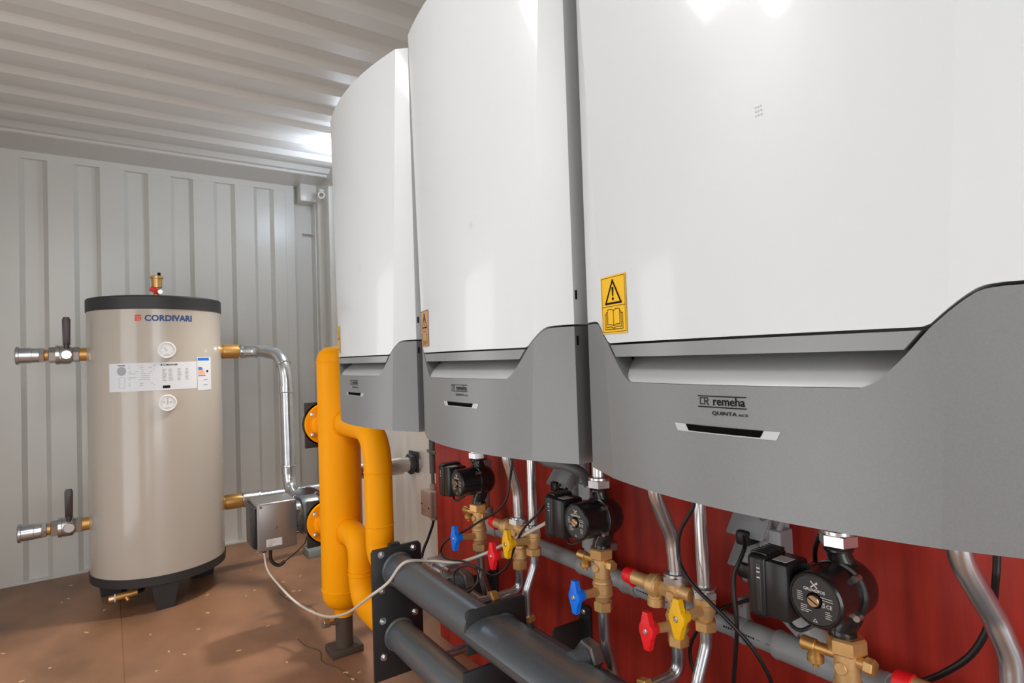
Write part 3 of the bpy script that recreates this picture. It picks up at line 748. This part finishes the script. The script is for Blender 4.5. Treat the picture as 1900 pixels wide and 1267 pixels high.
cable([(1.1, .32, 1.12), (1.1, 0.327, 0.976), (1.1, 0.33, 0.939), (1.12, 0.342, 0.885), (1.12, 0.355, 0.839), (1.12, 0.378, 0.796), (1.12, 0.417, 0.753), (1.12, 0.453, 0.723), (1.13, .49, .69)], .0052, 'rubber', 'thick black cable curving behind the bent pipe at the right photo edge', group='black cables under the boilers')
cable([(1.1, .58, 1.12), (1.1, 0.588, 0.963), (1.1, 0.597, 0.941), (1.105, 0.609, 0.913), (1.11, 0.613, 0.884), (1.11, .615, .86)], .0045, 'rubber', 'short black cable dropping behind the nearest pump from the boiler', group='black cables under the boilers')
cable([(1.29, 2.585, .53), (1.27, 2.565, .50), (1.235, 2.545, .45), (1.20, 2.53, .40), (1.17, 2.50, .33), (1.15, 2.48, .22)], .0065, 'rubber', 'black cable running down from the beige junction box')

# ------------------------------------------------------------------ hydraulic separator
t = thing('hydraulic_separator', 'bright yellow upright hydraulic separator vessel with flanged pipes', 'separator', (.86, 2.65, 0))
SX, SY, SR = .86, 2.65, .092
b = B(); lathe(b, (SX, SY, .198), (0, 0, 1), [(0, .03), (.008, .055), (.028, .078), (.055, .089), (.085, SR), (.087, SR+.0022), (.092, SR+.0022), (.094, SR), (1.098, SR), (1.100, SR+.0022), (1.105, SR+.0022), (1.107, SR), (1.130, .088), (1.150, .076), (1.165, .055), (1.172, .025)], 56); obj('vessel', b, 'yellow', t)
b = B(); tube(b, fillet([(SX, SY-.07, 1.030), (SX, 2.195, 1.030), (SX, 2.195, .539), (SX, 2.05, .539)], [.16, .14], 14), .054, 36)
for z in (.868, .664): torus(b, (SX, 2.195, z), (0, 0, 1), .0535, .003, 40, 8)
torus(b, (SX, SY-.088, 1.03), (0, 1, 0), .056, .006, 40, 8); obj('upper_connection', b, 'yellow', t)
b = B(); tube(b, fillet([(SX, SY-.07, .556), (SX, 2.405, .556), (SX, 2.405, .304), (SX, 2.05, .304)], [.13, .12], 14), .054, 36)
for z in (.436, .418): torus(b, (SX, 2.405, z), (0, 0, 1), .0535, .003, 40, 8)
torus(b, (SX, SY-.088, .556), (0, 1, 0), .056, .006, 40, 8); obj('lower_connection', b, 'yellow', t)
for zc in (1.005, .535):
    b = B(); cyl(b, (SX, SY+.07, zc), (SX, 2.845, zc), .052, seg=32); lathe(b, (SX, 2.845, zc), (0, 1, 0), [(0, .095), (.002, .097), (.018, .097), (.020, .095)], 48); lathe(b, (SX, 2.832, zc), (0, 1, 0), [(0, .055), (.013, .07)], 40)
    fl = obj('rear_flange', b, 'yellow', t)
    b = B(); m4 = Matrix.Translation((SX, 2.866, zc)); prism(b, [(SX-.093, 2.8655, zc-.112), (SX+.093, 2.8655, zc-.112), (SX+.093, 2.8655, zc+.104), (SX-.093, 2.8655, zc+.104)], (0, .014, 0), .001); lathe(b, (SX, 2.8655, zc), (0, 1, 0), [(0, .104), (.010, .104)], 40); obj('counter_plate', b, 'ironplate', fl)
    for a in (38, 142, 218, 322):
        x, z = SX+.078*math.cos(math.radians(a)), zc+.078*math.sin(math.radians(a))
        b = B(); lathe(b, (x, 2.845, z), (0, -1, 0), [(0, .014), (.003, .014), (.003, .008)], 20); hexn(b, (x, 2.844, z), (x, 2.833, z), .0115); cyl(b, (x, 2.834, z), (x, 2.828, z), .006); obj('bolt', b, 'steel', fl)
b = B(); cyl(b, (SX, SY, .205), (SX, SY, .165), .042, seg=28); obj('bottom_neck', b, 'yellow', t)
b = B(); prism(b, [(SX-.07, SY-.05, 0), (SX+.07, SY-.05, 0), (SX+.07, SY+.06, 0), (SX-.07, SY+.06, 0)], (0, 0, .03), .002); cyl(b, (SX, SY, .03), (SX, SY, .168), .038, seg=28); obj('foot', b, 'foot', t)
b = B(); cyl(b, (SX-.03, SY, .14), (SX-.075, SY-.01, .150), .013); hexn(b, (SX-.07, SY-.01, .149), (SX-.10, SY-.012, .153), .021); obj('drain_plug', b, 'nickel', t)
b = B(); box(b, (1.08, 4.02, 0), (1.24, 4.16, .05), .004)
solo('support_block', b, 'padgrey', 'small grey block on the floor in the corner behind the yellow separator', 'block')
t = thing('wall_pipe_stub', 'grey press-fit pipe passing through the wall behind the yellow separator', 'pipe', (1.33, 2.95, .735))
b = B(); cyl(b, (.98, 2.95, .735), (1.39, 2.95, .735), .040, seg=32); lathe(b, (1.19, 2.95, .735), (1, 0, 0), [(0, .040), (0, .046), (.01, .047), (.10, .047), (.10, .040)], 32); obj('pipe_run', b, 'nickel', t)
b = B(); hexn(b, (1.325, 2.95, .735), (1.355, 2.95, .735), .056, .2); obj('wall_nut', b, 'ironplate', t)
b = B(); box(b, (1.358, 2.905, .69), (1.372, 3.01, .80), .003); obj('wall_plate', b, 'ironplate', t)

# ------------------------------------------------------------------ boxed pump at the separator
t = thing('magnetic_pump', 'grey boxed pump with a black side panel, between the tank and the yellow separator', 'pump', (.86, 3.08, .3))
b = B(); box(b, (.572, 3.0, .408), (.755, 3.185, .635), .010, seg=3); cs = obj('motor_case', b, 'magna', t)
b = B(); prism(b, [(.574, 3.02+.155*(1-math.cos(a))/2, .522+.100*math.sin(a-PI/2)) for a in [i*PI/10 for i in range(11)]] + [(.574, 3.178, .615), (.574, 3.178, .428)][:0], (-.012, 0, 0))
box(b, (.553, 3.012, .425), (.576, 3.175, .618), .009, seg=3); obj('display_panel', b, 'blackplastic', t)
b = B(); box(b, (.5515, 3.05, .46), (.5535, 3.14, .56), .001); obj('display_window', b, 'plate', t)
for x, z in ((.588, .620), (.742, .620), (.657, .515)):
    b = B(); lathe(b, (x, 3.0, z), (0, -1, 0), [(0, .006), (.002, .006), (.004, .004), (.004, .001)], 16); obj('case_screw', b, 'rawsteel', cs)
b = B(); rect2d(b, 0, 0, .072, .036, lambda x, y: (.610+x, 2.9990, .428+y)); lb = obj('rating_label', b, 'paper', cs)
b = B(); fm = lambda x, y: (.610+x, 2.9984, .428+y)
for k in range(4): line2d(b, [(.008, .029-.005*k), (.030+.006*((k*7) % 4), .029-.005*k)], .0012, fm)
line2d(b, [(.010, .007), (.026, .007)], .004, fm); obj('label_print', b, 'greyprint', lb)
b = B(); cyl(b, (.74, 3.09, .53), (.86, 3.09, .53), .075, seg=32); cyl(b, (.86, 2.885, .53), (.86, 3.285, .53), .045, seg=32); lathe(b, (.79, 3.09, .53), (1, 0, 0), [(0, .09), (.02, .095), (.08, .095), (.11, .07)], 36); obj('pump_body', b, 'iron', t)
b = B(); lathe(b, (.868, 3.285, .53), (0, -1, 0), [(0, .100), (.002, .102), (.018, .102), (.020, .100)], 40); fl = obj('outlet_flange', b, 'galv', t)
for a in (45, 135, 225, 315):
    x, z = .868+.08*math.cos(math.radians(a)), .53+.08*math.sin(math.radians(a))
    b = B(); hexn(b, (x, 3.266, z), (x, 3.254, z), .012); obj('bolt', b, 'steel', fl)
for z in (.455, .51, .57):
    b = B(); cyl(b, (.765, 3.03, z), (.765, 3.018, z), .009); obj('case_bolt', b, 'steel', t)
for x, y in ((.615, 3.07), (.645, 3.08)):
    b = B(); cyl(b, (x, y, .412), (x, y, .386), .0095); obj('cable_gland', b, 'rubber', t)
b = B(); tube(b, spline([(.645, 3.08, .40), (.646, 3.08, .345), (.662, 3.075, .318), (.685, 3.07, .310), (.708, 3.07, .322)], 8), .0085, 12); obj('sleeve', b, 'rubber', t)
cable([(.706, 3.07, .321), (0.735, 3.09, 0.328), (0.77, 3.12, 0.335), (0.815, 3.17, 0.345), (0.853, 3.22, 0.36), (.88, 3.25, .44)], .0028, 'rubber', 'thin dark sensor cable under the grey boxed pump')

# ------------------------------------------------------------------ galvanised pipes at the tank
def ringbead(b, c, ax, r): torus(b, c, ax, r, .0038, 28, 8)
t = thing('galvanised_pipe', 'galvanised press pipe bending down from the upper right tank outlet', 'pipe', (.87, 3.65, .53), 'galvanised pipes at the tank')
b = B(); P = fillet([(.69, 4.03, 1.386), (.80, 3.98, 1.386), (.874, 3.65, 1.345), (.88, 3.65, .542), (.868, 3.29, .53)], [.10, .22, .12], 14); tube(b, P, .0375, 28); obj('tube', b, 'galv', t, 45)
b = B(); lathe(b, (.69, 4.03, 1.386), (1, -.08, 0), [(0, .037), (0, .044), (.01, .045), (.045, .042), (.085, .041), (.087, .045), (.098, .045), (.10, .037)], 28); obj('press_socket', b, 'galv', t)
b = B(); ringbead(b, P[24], P[25]-P[23], .039); obj('press_bead', b, 'galv', t)
b = B(); ringbead(b, (.8752, 3.65, 1.13), (0, 0, 1), .039); lathe(b, (.8752, 3.65, 1.165), (0, 0, -1), [(0, .038), (0, .0415), (.035, .0415), (.035, .038)], 28); obj('press_bead', b, 'galv', t)
b = B(); lathe(b, (.8785, 3.65, .70), (0, 0, -1), [(0, .038), (0, .045), (.008, .046), (.012, .042), (.05, .042), (.05, .038)], 28); obj('press_bead', b, 'galv', t)
t = thing('galvanised_pipe', 'galvanised pipe running level from the lower right tank outlet towards the corner', 'pipe', (1.0, 4.03, .453), 'galvanised pipes at the tank')
b = B(); cyl(b, (.68, 4.03, .453), (1.39, 4.03, .453), .0375, seg=28); obj('tube', b, 'galv', t)
b = B(); lathe(b, (.685, 4.03, .453), (1, 0, 0), [(0, .037), (0, .045), (.012, .046), (.05, .043), (.09, .042), (.092, .046), (.102, .046), (.104, .037)], 28); obj('press_socket', b, 'nickel', t)

# ------------------------------------------------------------------ storage tank
TX, TY, TR = .24, 4.03, .338
t = thing('storage_tank', 'cream cylindrical hot water storage tank with black rims on three feet', 'tank', (TX, TY, 0))
b = B(); lathe(b, (TX, TY, .15), (0, 0, 1), [(0, TR), (1.50, TR)], 96); obj('shell', b, 'tank', t)
b = B(); lathe(b, (TX, TY, 1.618), (0, 0, 1), [(0, TR), (0, TR+.004), (.066, TR+.004), (.072, TR), (.076, TR-.02), (.078, 0.01)], 96); obj('top_rim', b, 'band', t)
b = B(); lathe(b, (TX, TY, .137), (0, 0, 1), [(0, .01), (0, TR-.012), (.006, TR+.002), (.052, TR+.004), (.052, TR)], 96); obj('bottom_rim', b, 'band', t)
for a in (-90, 30, 150):
    ca, sa = math.cos(math.radians(a)), math.sin(math.radians(a)); b = B()
    m4 = Matrix.Translation((TX+.258*ca, TY+.258*sa, 0)) @ Matrix.Rotation(math.radians(a+90), 4, 'Z')
    lo = [(-.042, -.05, 0), (.042, -.05, 0), (.030, .05, 0), (-.030, .05, 0)]; hi = [(-.065, -.062, .145), (.065, -.062, .145), (.045, .07, .145), (-.045, .07, .145)]
    L = [b.verts.new(m4 @ V(p)) for p in lo]; Hh = [b.verts.new(m4 @ V(p)) for p in hi]
    b.faces.new(L[::-1]); b.faces.new(Hh)
    for i in range(4): b.faces.new((L[i], L[(i+1) % 4], Hh[(i+1) % 4], Hh[i]))
    obj('leg', b, 'band', t)
A0 = .058
def tm(off, sx, z): 
    def f(x, y):
        a = (sx+x)/TR; return (TX+(TR+off)*math.sin(a), TY-(TR+off)*math.cos(a), z+y)
    return f
b = B(); put2d(b, text2d('CORDIVARI', .232, .032, .035, 1.02), tm(.001, -.075, 1.553)); obj('brand_lettering', b, 'bluep', t, 60)
b = B(); f = tm(.001, -.120, 1.552)
rect2d(b, 0, .024, .030, .034, f, 2); rect2d(b, 0, 0, .010, .022, f); rect2d(b, .013, .011, .030, .020, f); rect2d(b, .013, .0, .020, .008, f); rect2d(b, .023, .003, .030, .009, f)
obj('brand_emblem', b, 'redp', t, 60)
for zc, full in ((1.393, 0), (1.107, 1)):
    a = .070; n = V((math.sin(a), -math.cos(a), 0)); o = V((TX, TY, zc))+n*(TR-.002)
    b = B(); lathe(b, o, n, [(0, .044), (.012, .045), (.016, .042), (.016, .039), (.014, .038)], 40); g = obj('thermometer' if full else 'gauge', b, 'gaugewhite', t)
    u = V((math.cos(a), math.sin(a), 0)); gm = lambda x, y, o=o, n=n, u=u: o+n*.0155+u*x+V((0, 0, y))
    b = B()
    for k in range(19):
        aa = math.radians(-40+k*260/18); line2d(b, [(.028*math.cos(aa), .028*math.sin(aa)), (.034*math.cos(aa), .034*math.sin(aa))], .0016, gm)
    line2d(b, [(0, -.006), (0, .026)] if full else [(.002, -.004), (-.012, .014)], .003, gm); line2d(b, [(-.012, -.026), (.012, -.026)], .004, gm)
    if full: line2d(b, [(-.014, .006), (-.020, .008)], .005, gm); line2d(b, [(.012, .004), (.020, .006)], .005, gm)
    obj('dial_print', b, 'greyprint', g, 60)
# information label and energy label
f = tm(.0008, -.258, 1.178); b = B(); rect2d(b, 0, 0, .440, .150, f, 30); lb = obj('data_label', b, 'paper', t, 60)
f = tm(.0014, -.258, 1.178); b = B(); rnd = random.Random(5)
for k in range(11):
    for x0, w in ((.105, .06), (.165, .062)):
        if rnd.random() < .85: line2d(b, [(x0, .135-.0105*k), (x0+w*rnd.uniform(.5, 1), .135-.0105*k)], .0028, f)
for k in range(9):
    for x0 in (.262, .292, .335, .375): line2d(b, [(x0, .112-.0075*k), (x0+rnd.uniform(.010, .018), .112-.0075*k)], .0028, f)
ring2d(b, .068, .108, .0, .024, f, 20); line2d(b, [(.055, .02), (.055, .075), (.085, .075), (.085, .02)], .0015, f, True); line2d(b, [(.03, .137), (.03, .137)], .001, f)
obj('label_print', b, 'greyprint', lb, 60)
b = B(); put2d(b, text2d('CORDIVARI', .072, .009, .03), lambda x, y: f(.262+x, .132+y)); rect2d(b, .254, .132, .259, .141, f); line2d(b, [(.05, .138), (.085, .138)], .004, f); rect2d(b, .262, .010, .297, .024, f, 2)
obj('label_heading', b, 'black', lb, 60)
f = tm(.0012, .184, 1.164); b = B(); rect2d(b, 0, 0, .100, .188, f, 8); eb = obj('energy_label', b, 'paper', t, 60)
f = tm(.0018, .184, 1.164); b = B(); rect2d(b, .004, .168, .084, .184, f, 6); rect2d(b, .006, .124, .030, .131, f, 2); rect2d(b, .006, .116, .035, .123, f, 2); obj('blue_bars', b, 'blueb', eb, 60)
b = B(); rect2d(b, .006, .107, .040, .114, f, 2); rect2d(b, .006, .098, .046, .105, f, 2); rect2d(b, .006, .090, .051, .096, f, 2); obj('orange_bars', b, 'orangep', eb, 60)
b = B(); rect2d(b, .006, .080, .056, .086, f, 2); obj('red_bar', b, 'redp', eb, 60)
b = B(); rect2d(b, .062, .100, .076, .112, f); obj('class_arrow', b, 'black', eb, 60)
b = B(); line2d(b, [(.044, .058), (.066, .058)], .006, f); line2d(b, [(.042, .030), (.066, .030)], .006, f); line2d(b, [(.006, .044), (.082, .044)], .001, f); obj('figure_print', b, 'greyprint', eb, 60)
b = B(); box(b, (.0, 3.86, 1.697), (.12, 4.0, 1.703)); solo('paper_leaflet', b, 'paper', 'white folded leaflet lying on top of the cream tank', 'leaflet')
# air vent on top
t = thing('air_vent', 'small brass air vent with a red lever on top of the tank', 'air vent', (TX, TY-.02, 1.695))
b = B(); lathe(b, (TX, TY-.02, 1.690), (0, 0, 1), [(0, .035), (.018, .030), (.020, .016), (.045, .016)], 24); obj('base', b, 'brassdark', t)
b = B(); lathe(b, (TX+.004, TY-.02, 1.735), (0, 0, 1), [(0, .014), (.030, .018), (.034, .027), (.085, .029), (.087, .034), (.100, .034), (.104, .028)], 28); obj('float_body', b, 'brass', t)
b = B(); cyl(b, (TX+.016, TY-.02, 1.838), (TX+.016, TY-.02, 1.858), .008); obj('vent_cap', b, 'black', t)
b = B(); m4 = Matrix.Translation((TX-.012, TY-.045, 1.752)) @ Matrix.Rotation(.5, 4, 'Y'); box(b, (-.022, -.008, -.014), (.022, .008, .014), .004, mtx=m4); obj('lever', b, 'red', t)
b = B(); cyl(b, (TX+.018, TY-.04, 1.742), (TX+.018, TY-.06, 1.742), .013); obj('side_nut', b, 'steel', t)
# drain below the tank
t = thing('drain_valve', 'small brass drain valve under the front rim of the tank', 'valve', (.06, 3.80, .09))
b = B(); cyl(b, (.0, 3.79, .092), (.115, 3.80, .098), .018); cyl(b, (.06, 3.795, .095), (.075, 3.775, .07), .010); obj('body', b, 'brassdark', t)
b = B(); cyl(b, (-.012, 3.79, .091), (.010, 3.79, .092), .021); obj('cap', b, 'copper', t)
b = B(); cyl(b, (.012, 3.79, .092), (.018, 3.79, .092), .0215); obj('seal_ring', b, 'whiteprint', t)
b = B(); tube(b, spline([(.115, 3.80, .098), (.14, 3.82, .10), (.155, 3.86, .13), (.16, 3.9, .16)]), .011, 12); obj('elbow', b, 'rubber', t)

# brass sockets on the right, valves on the left
def brass_socket(z, lab):
    t = thing('brass_coupling', lab, 'coupling', (.64, TY, z), 'brass couplings on the tank')
    b = B(); lathe(b, (TX+TR-.02, TY, z), (1, 0, 0), [(0, .040), (.03, .040), (.03, .0435), (.036, .0445), (.118, .0445), (.122, .042), (.122, .034)], 32); obj('sleeve', b, 'brassdark', t)
    return t
brass_socket(1.386, 'brass coupling at the upper right of the cream tank')
brass_socket(.453, 'brass coupling at the lower right of the cream tank')
def tank_valve(z, lab):
    t = thing('ball_valve', lab, 'valve', (-.22, TY, z), 'lever ball valves on the tank')
    e = TX-TR
    b = B(); lathe(b, (e+.02, TY, z), (-1, 0, 0), [(0, .036), (.05, .036), (.052, .030)], 28); obj('nipple', b, 'brassdark', t)
    b = B(); hexn(b, (e-.028, TY, z), (e-.060, TY, z), .043, .3); lathe(b, (e-.055, TY, z), (-1, 0, 0), [(0, .034), (.008, .040), (.014, .048), (.022, .051), (.050, .051), (.060, .049), (.062, .052), (.078, .052), (.080, .046)], 36); hexn(b, (e-.132, TY, z), (e-.165, TY, z), .044, .3)
    lathe(b, (e-.085, TY, z), (0, -1, 0), [(0, .03), (.052, .028), (.055, .024)], 8); obj('body', b, 'nickel', t)
    b = B(); lathe(b, (e-.163, TY, z), (-1, 0, 0), [(0, .030), (.018, .030)], 24); obj('threaded_nipple', b, 'brassdark', t)
    b = B(); hexn(b, (e-.180, TY, z), (e-.205, TY, z), .042, .1); lathe(b, (e-.203, TY, z), (-1, 0, 0), [(0, .039), (.03, .039), (.032, .0415), (.082, .0415), (.084, .0475), (.094, .0485), (.098, .045), (.098, .034)], 32); obj('press_adapter', b, 'galv', t)
    b = B(); cyl(b, (e-.085, TY-.03, z+.03), (e-.085, TY-.03, z+.062), .012); prism(b, [(e-.102, TY-.034, z+.052), (e-.068, TY-.034, z+.052), (e-.066, TY-.034, z+.19), (e-.072, TY-.034, z+.205), (e-.098, TY-.034, z+.205), (e-.104, TY-.034, z+.19)], (0, .010, 0), .002); lv = obj('lever', b, 'leverdark', t)
    return t
tank_valve(1.386, 'nickel ball valve with upright lever at the upper left of the tank')
tank_valve(.455, 'nickel ball valve with upright lever at the lower left of the tank')

# ------------------------------------------------------------------ camera and light
Rm = Matrix(((0.8233398, 0.0132797, -0.5673933), (-0.5665882, -0.0389057, -0.8230821), (-0.0330051, 0.9991546, -0.0245085)))
cam = bpy.data.cameras.new('camera'); co = bpy.data.objects.new('camera', cam); C.objects.link(co)
cam.sensor_width = 36; cam.lens = 1089.524/1900*36; cam.clip_start = .02
co.matrix_world = Matrix.Translation((0, 0, 1.3)) @ Rm.to_4x4()
bpy.context.scene.camera = co

def area(name, loc, rot, sx, sy, power, col=(1, 1, 1)):
    l = bpy.data.lights.new(name, 'AREA'); l.shape = 'RECTANGLE'; l.size = sx; l.size_y = sy; l.energy = power; l.color = col
    o = bpy.data.objects.new(name, l); C.objects.link(o); o.location = loc; o.rotation_euler = [math.radians(a) for a in rot]; return o
area('assumed_doorway_light', (-.2, -2.2, 1.30), (90, 0, 0), 1.4, 2.2, 20, (.975, .985, 1))  # area light added in the open front end, assumed daylight from behind the camera
area('added_side_fill', (-.96, .75, .72), (90, 0, -90), 1.3, 1.25, 6, (.975, .985, 1))  # added fill for assumed light from the left; the wall has no door
area('assumed_ceiling_lamp', (-.55, 1.15, 2.64), (0, 0, 0), .40, .60, 9, (.975, .985, 1))  # unseen lamp, assumed from the highlight on the nearest boiler cover
area('left_fill', (-.95, 2.75, 1.0), (90, 0, -90), 1.0, 1.7, 9, (.975, .985, 1))  # added fill from the unseen left side, brightens tank, back wall and manifold
tl = bpy.data.lights.new('ceiling_rib_fill', 'POINT'); tl.energy = 7; tl.color = (1, .97, .93); tl.shadow_soft_size = .10  # point light added under the ceiling to brighten the rib slopes
to = bpy.data.objects.new('ceiling_rib_fill', tl); C.objects.link(to); to.location = (-.50, .75, 2.42)
pl = bpy.data.lights.new('assumed_corner_lamp', 'POINT'); pl.energy = 7; pl.color = (.72, .83, 1); pl.shadow_soft_size = .06  # unseen lamp, assumed from the bright patch on the ceiling
po = bpy.data.objects.new('assumed_corner_lamp', pl); C.objects.link(po); po.location = (1.30, 3.70, 2.56)
sp = bpy.data.lights.new('assumed_corner_downlight', 'SPOT'); sp.energy = 85; sp.color = (1, .95, .88); sp.shadow_soft_size = .09; sp.spot_size = math.radians(75); sp.spot_blend = .8  # unseen spot added for the bright floor near the separator, assumed lamp
so = bpy.data.objects.new('assumed_corner_downlight', sp); C.objects.link(so); so.location = (1.20, 3.35, 2.45); so.rotation_euler = V((-.30, .05, -1)).to_track_quat('-Z', 'Y').to_euler()
w = bpy.data.worlds.new('World'); bpy.context.scene.world = w; w.use_nodes = True
w.node_tree.nodes['Background'].inputs[0].default_value = (.95, .97, 1, 1); w.node_tree.nodes['Background'].inputs[1].default_value = 1.0
vs = bpy.context.scene.view_settings
vs.view_transform = 'Standard'; vs.look = 'None'; vs.gamma = 1; vs.use_curve_mapping = False; vs.exposure = 0.4
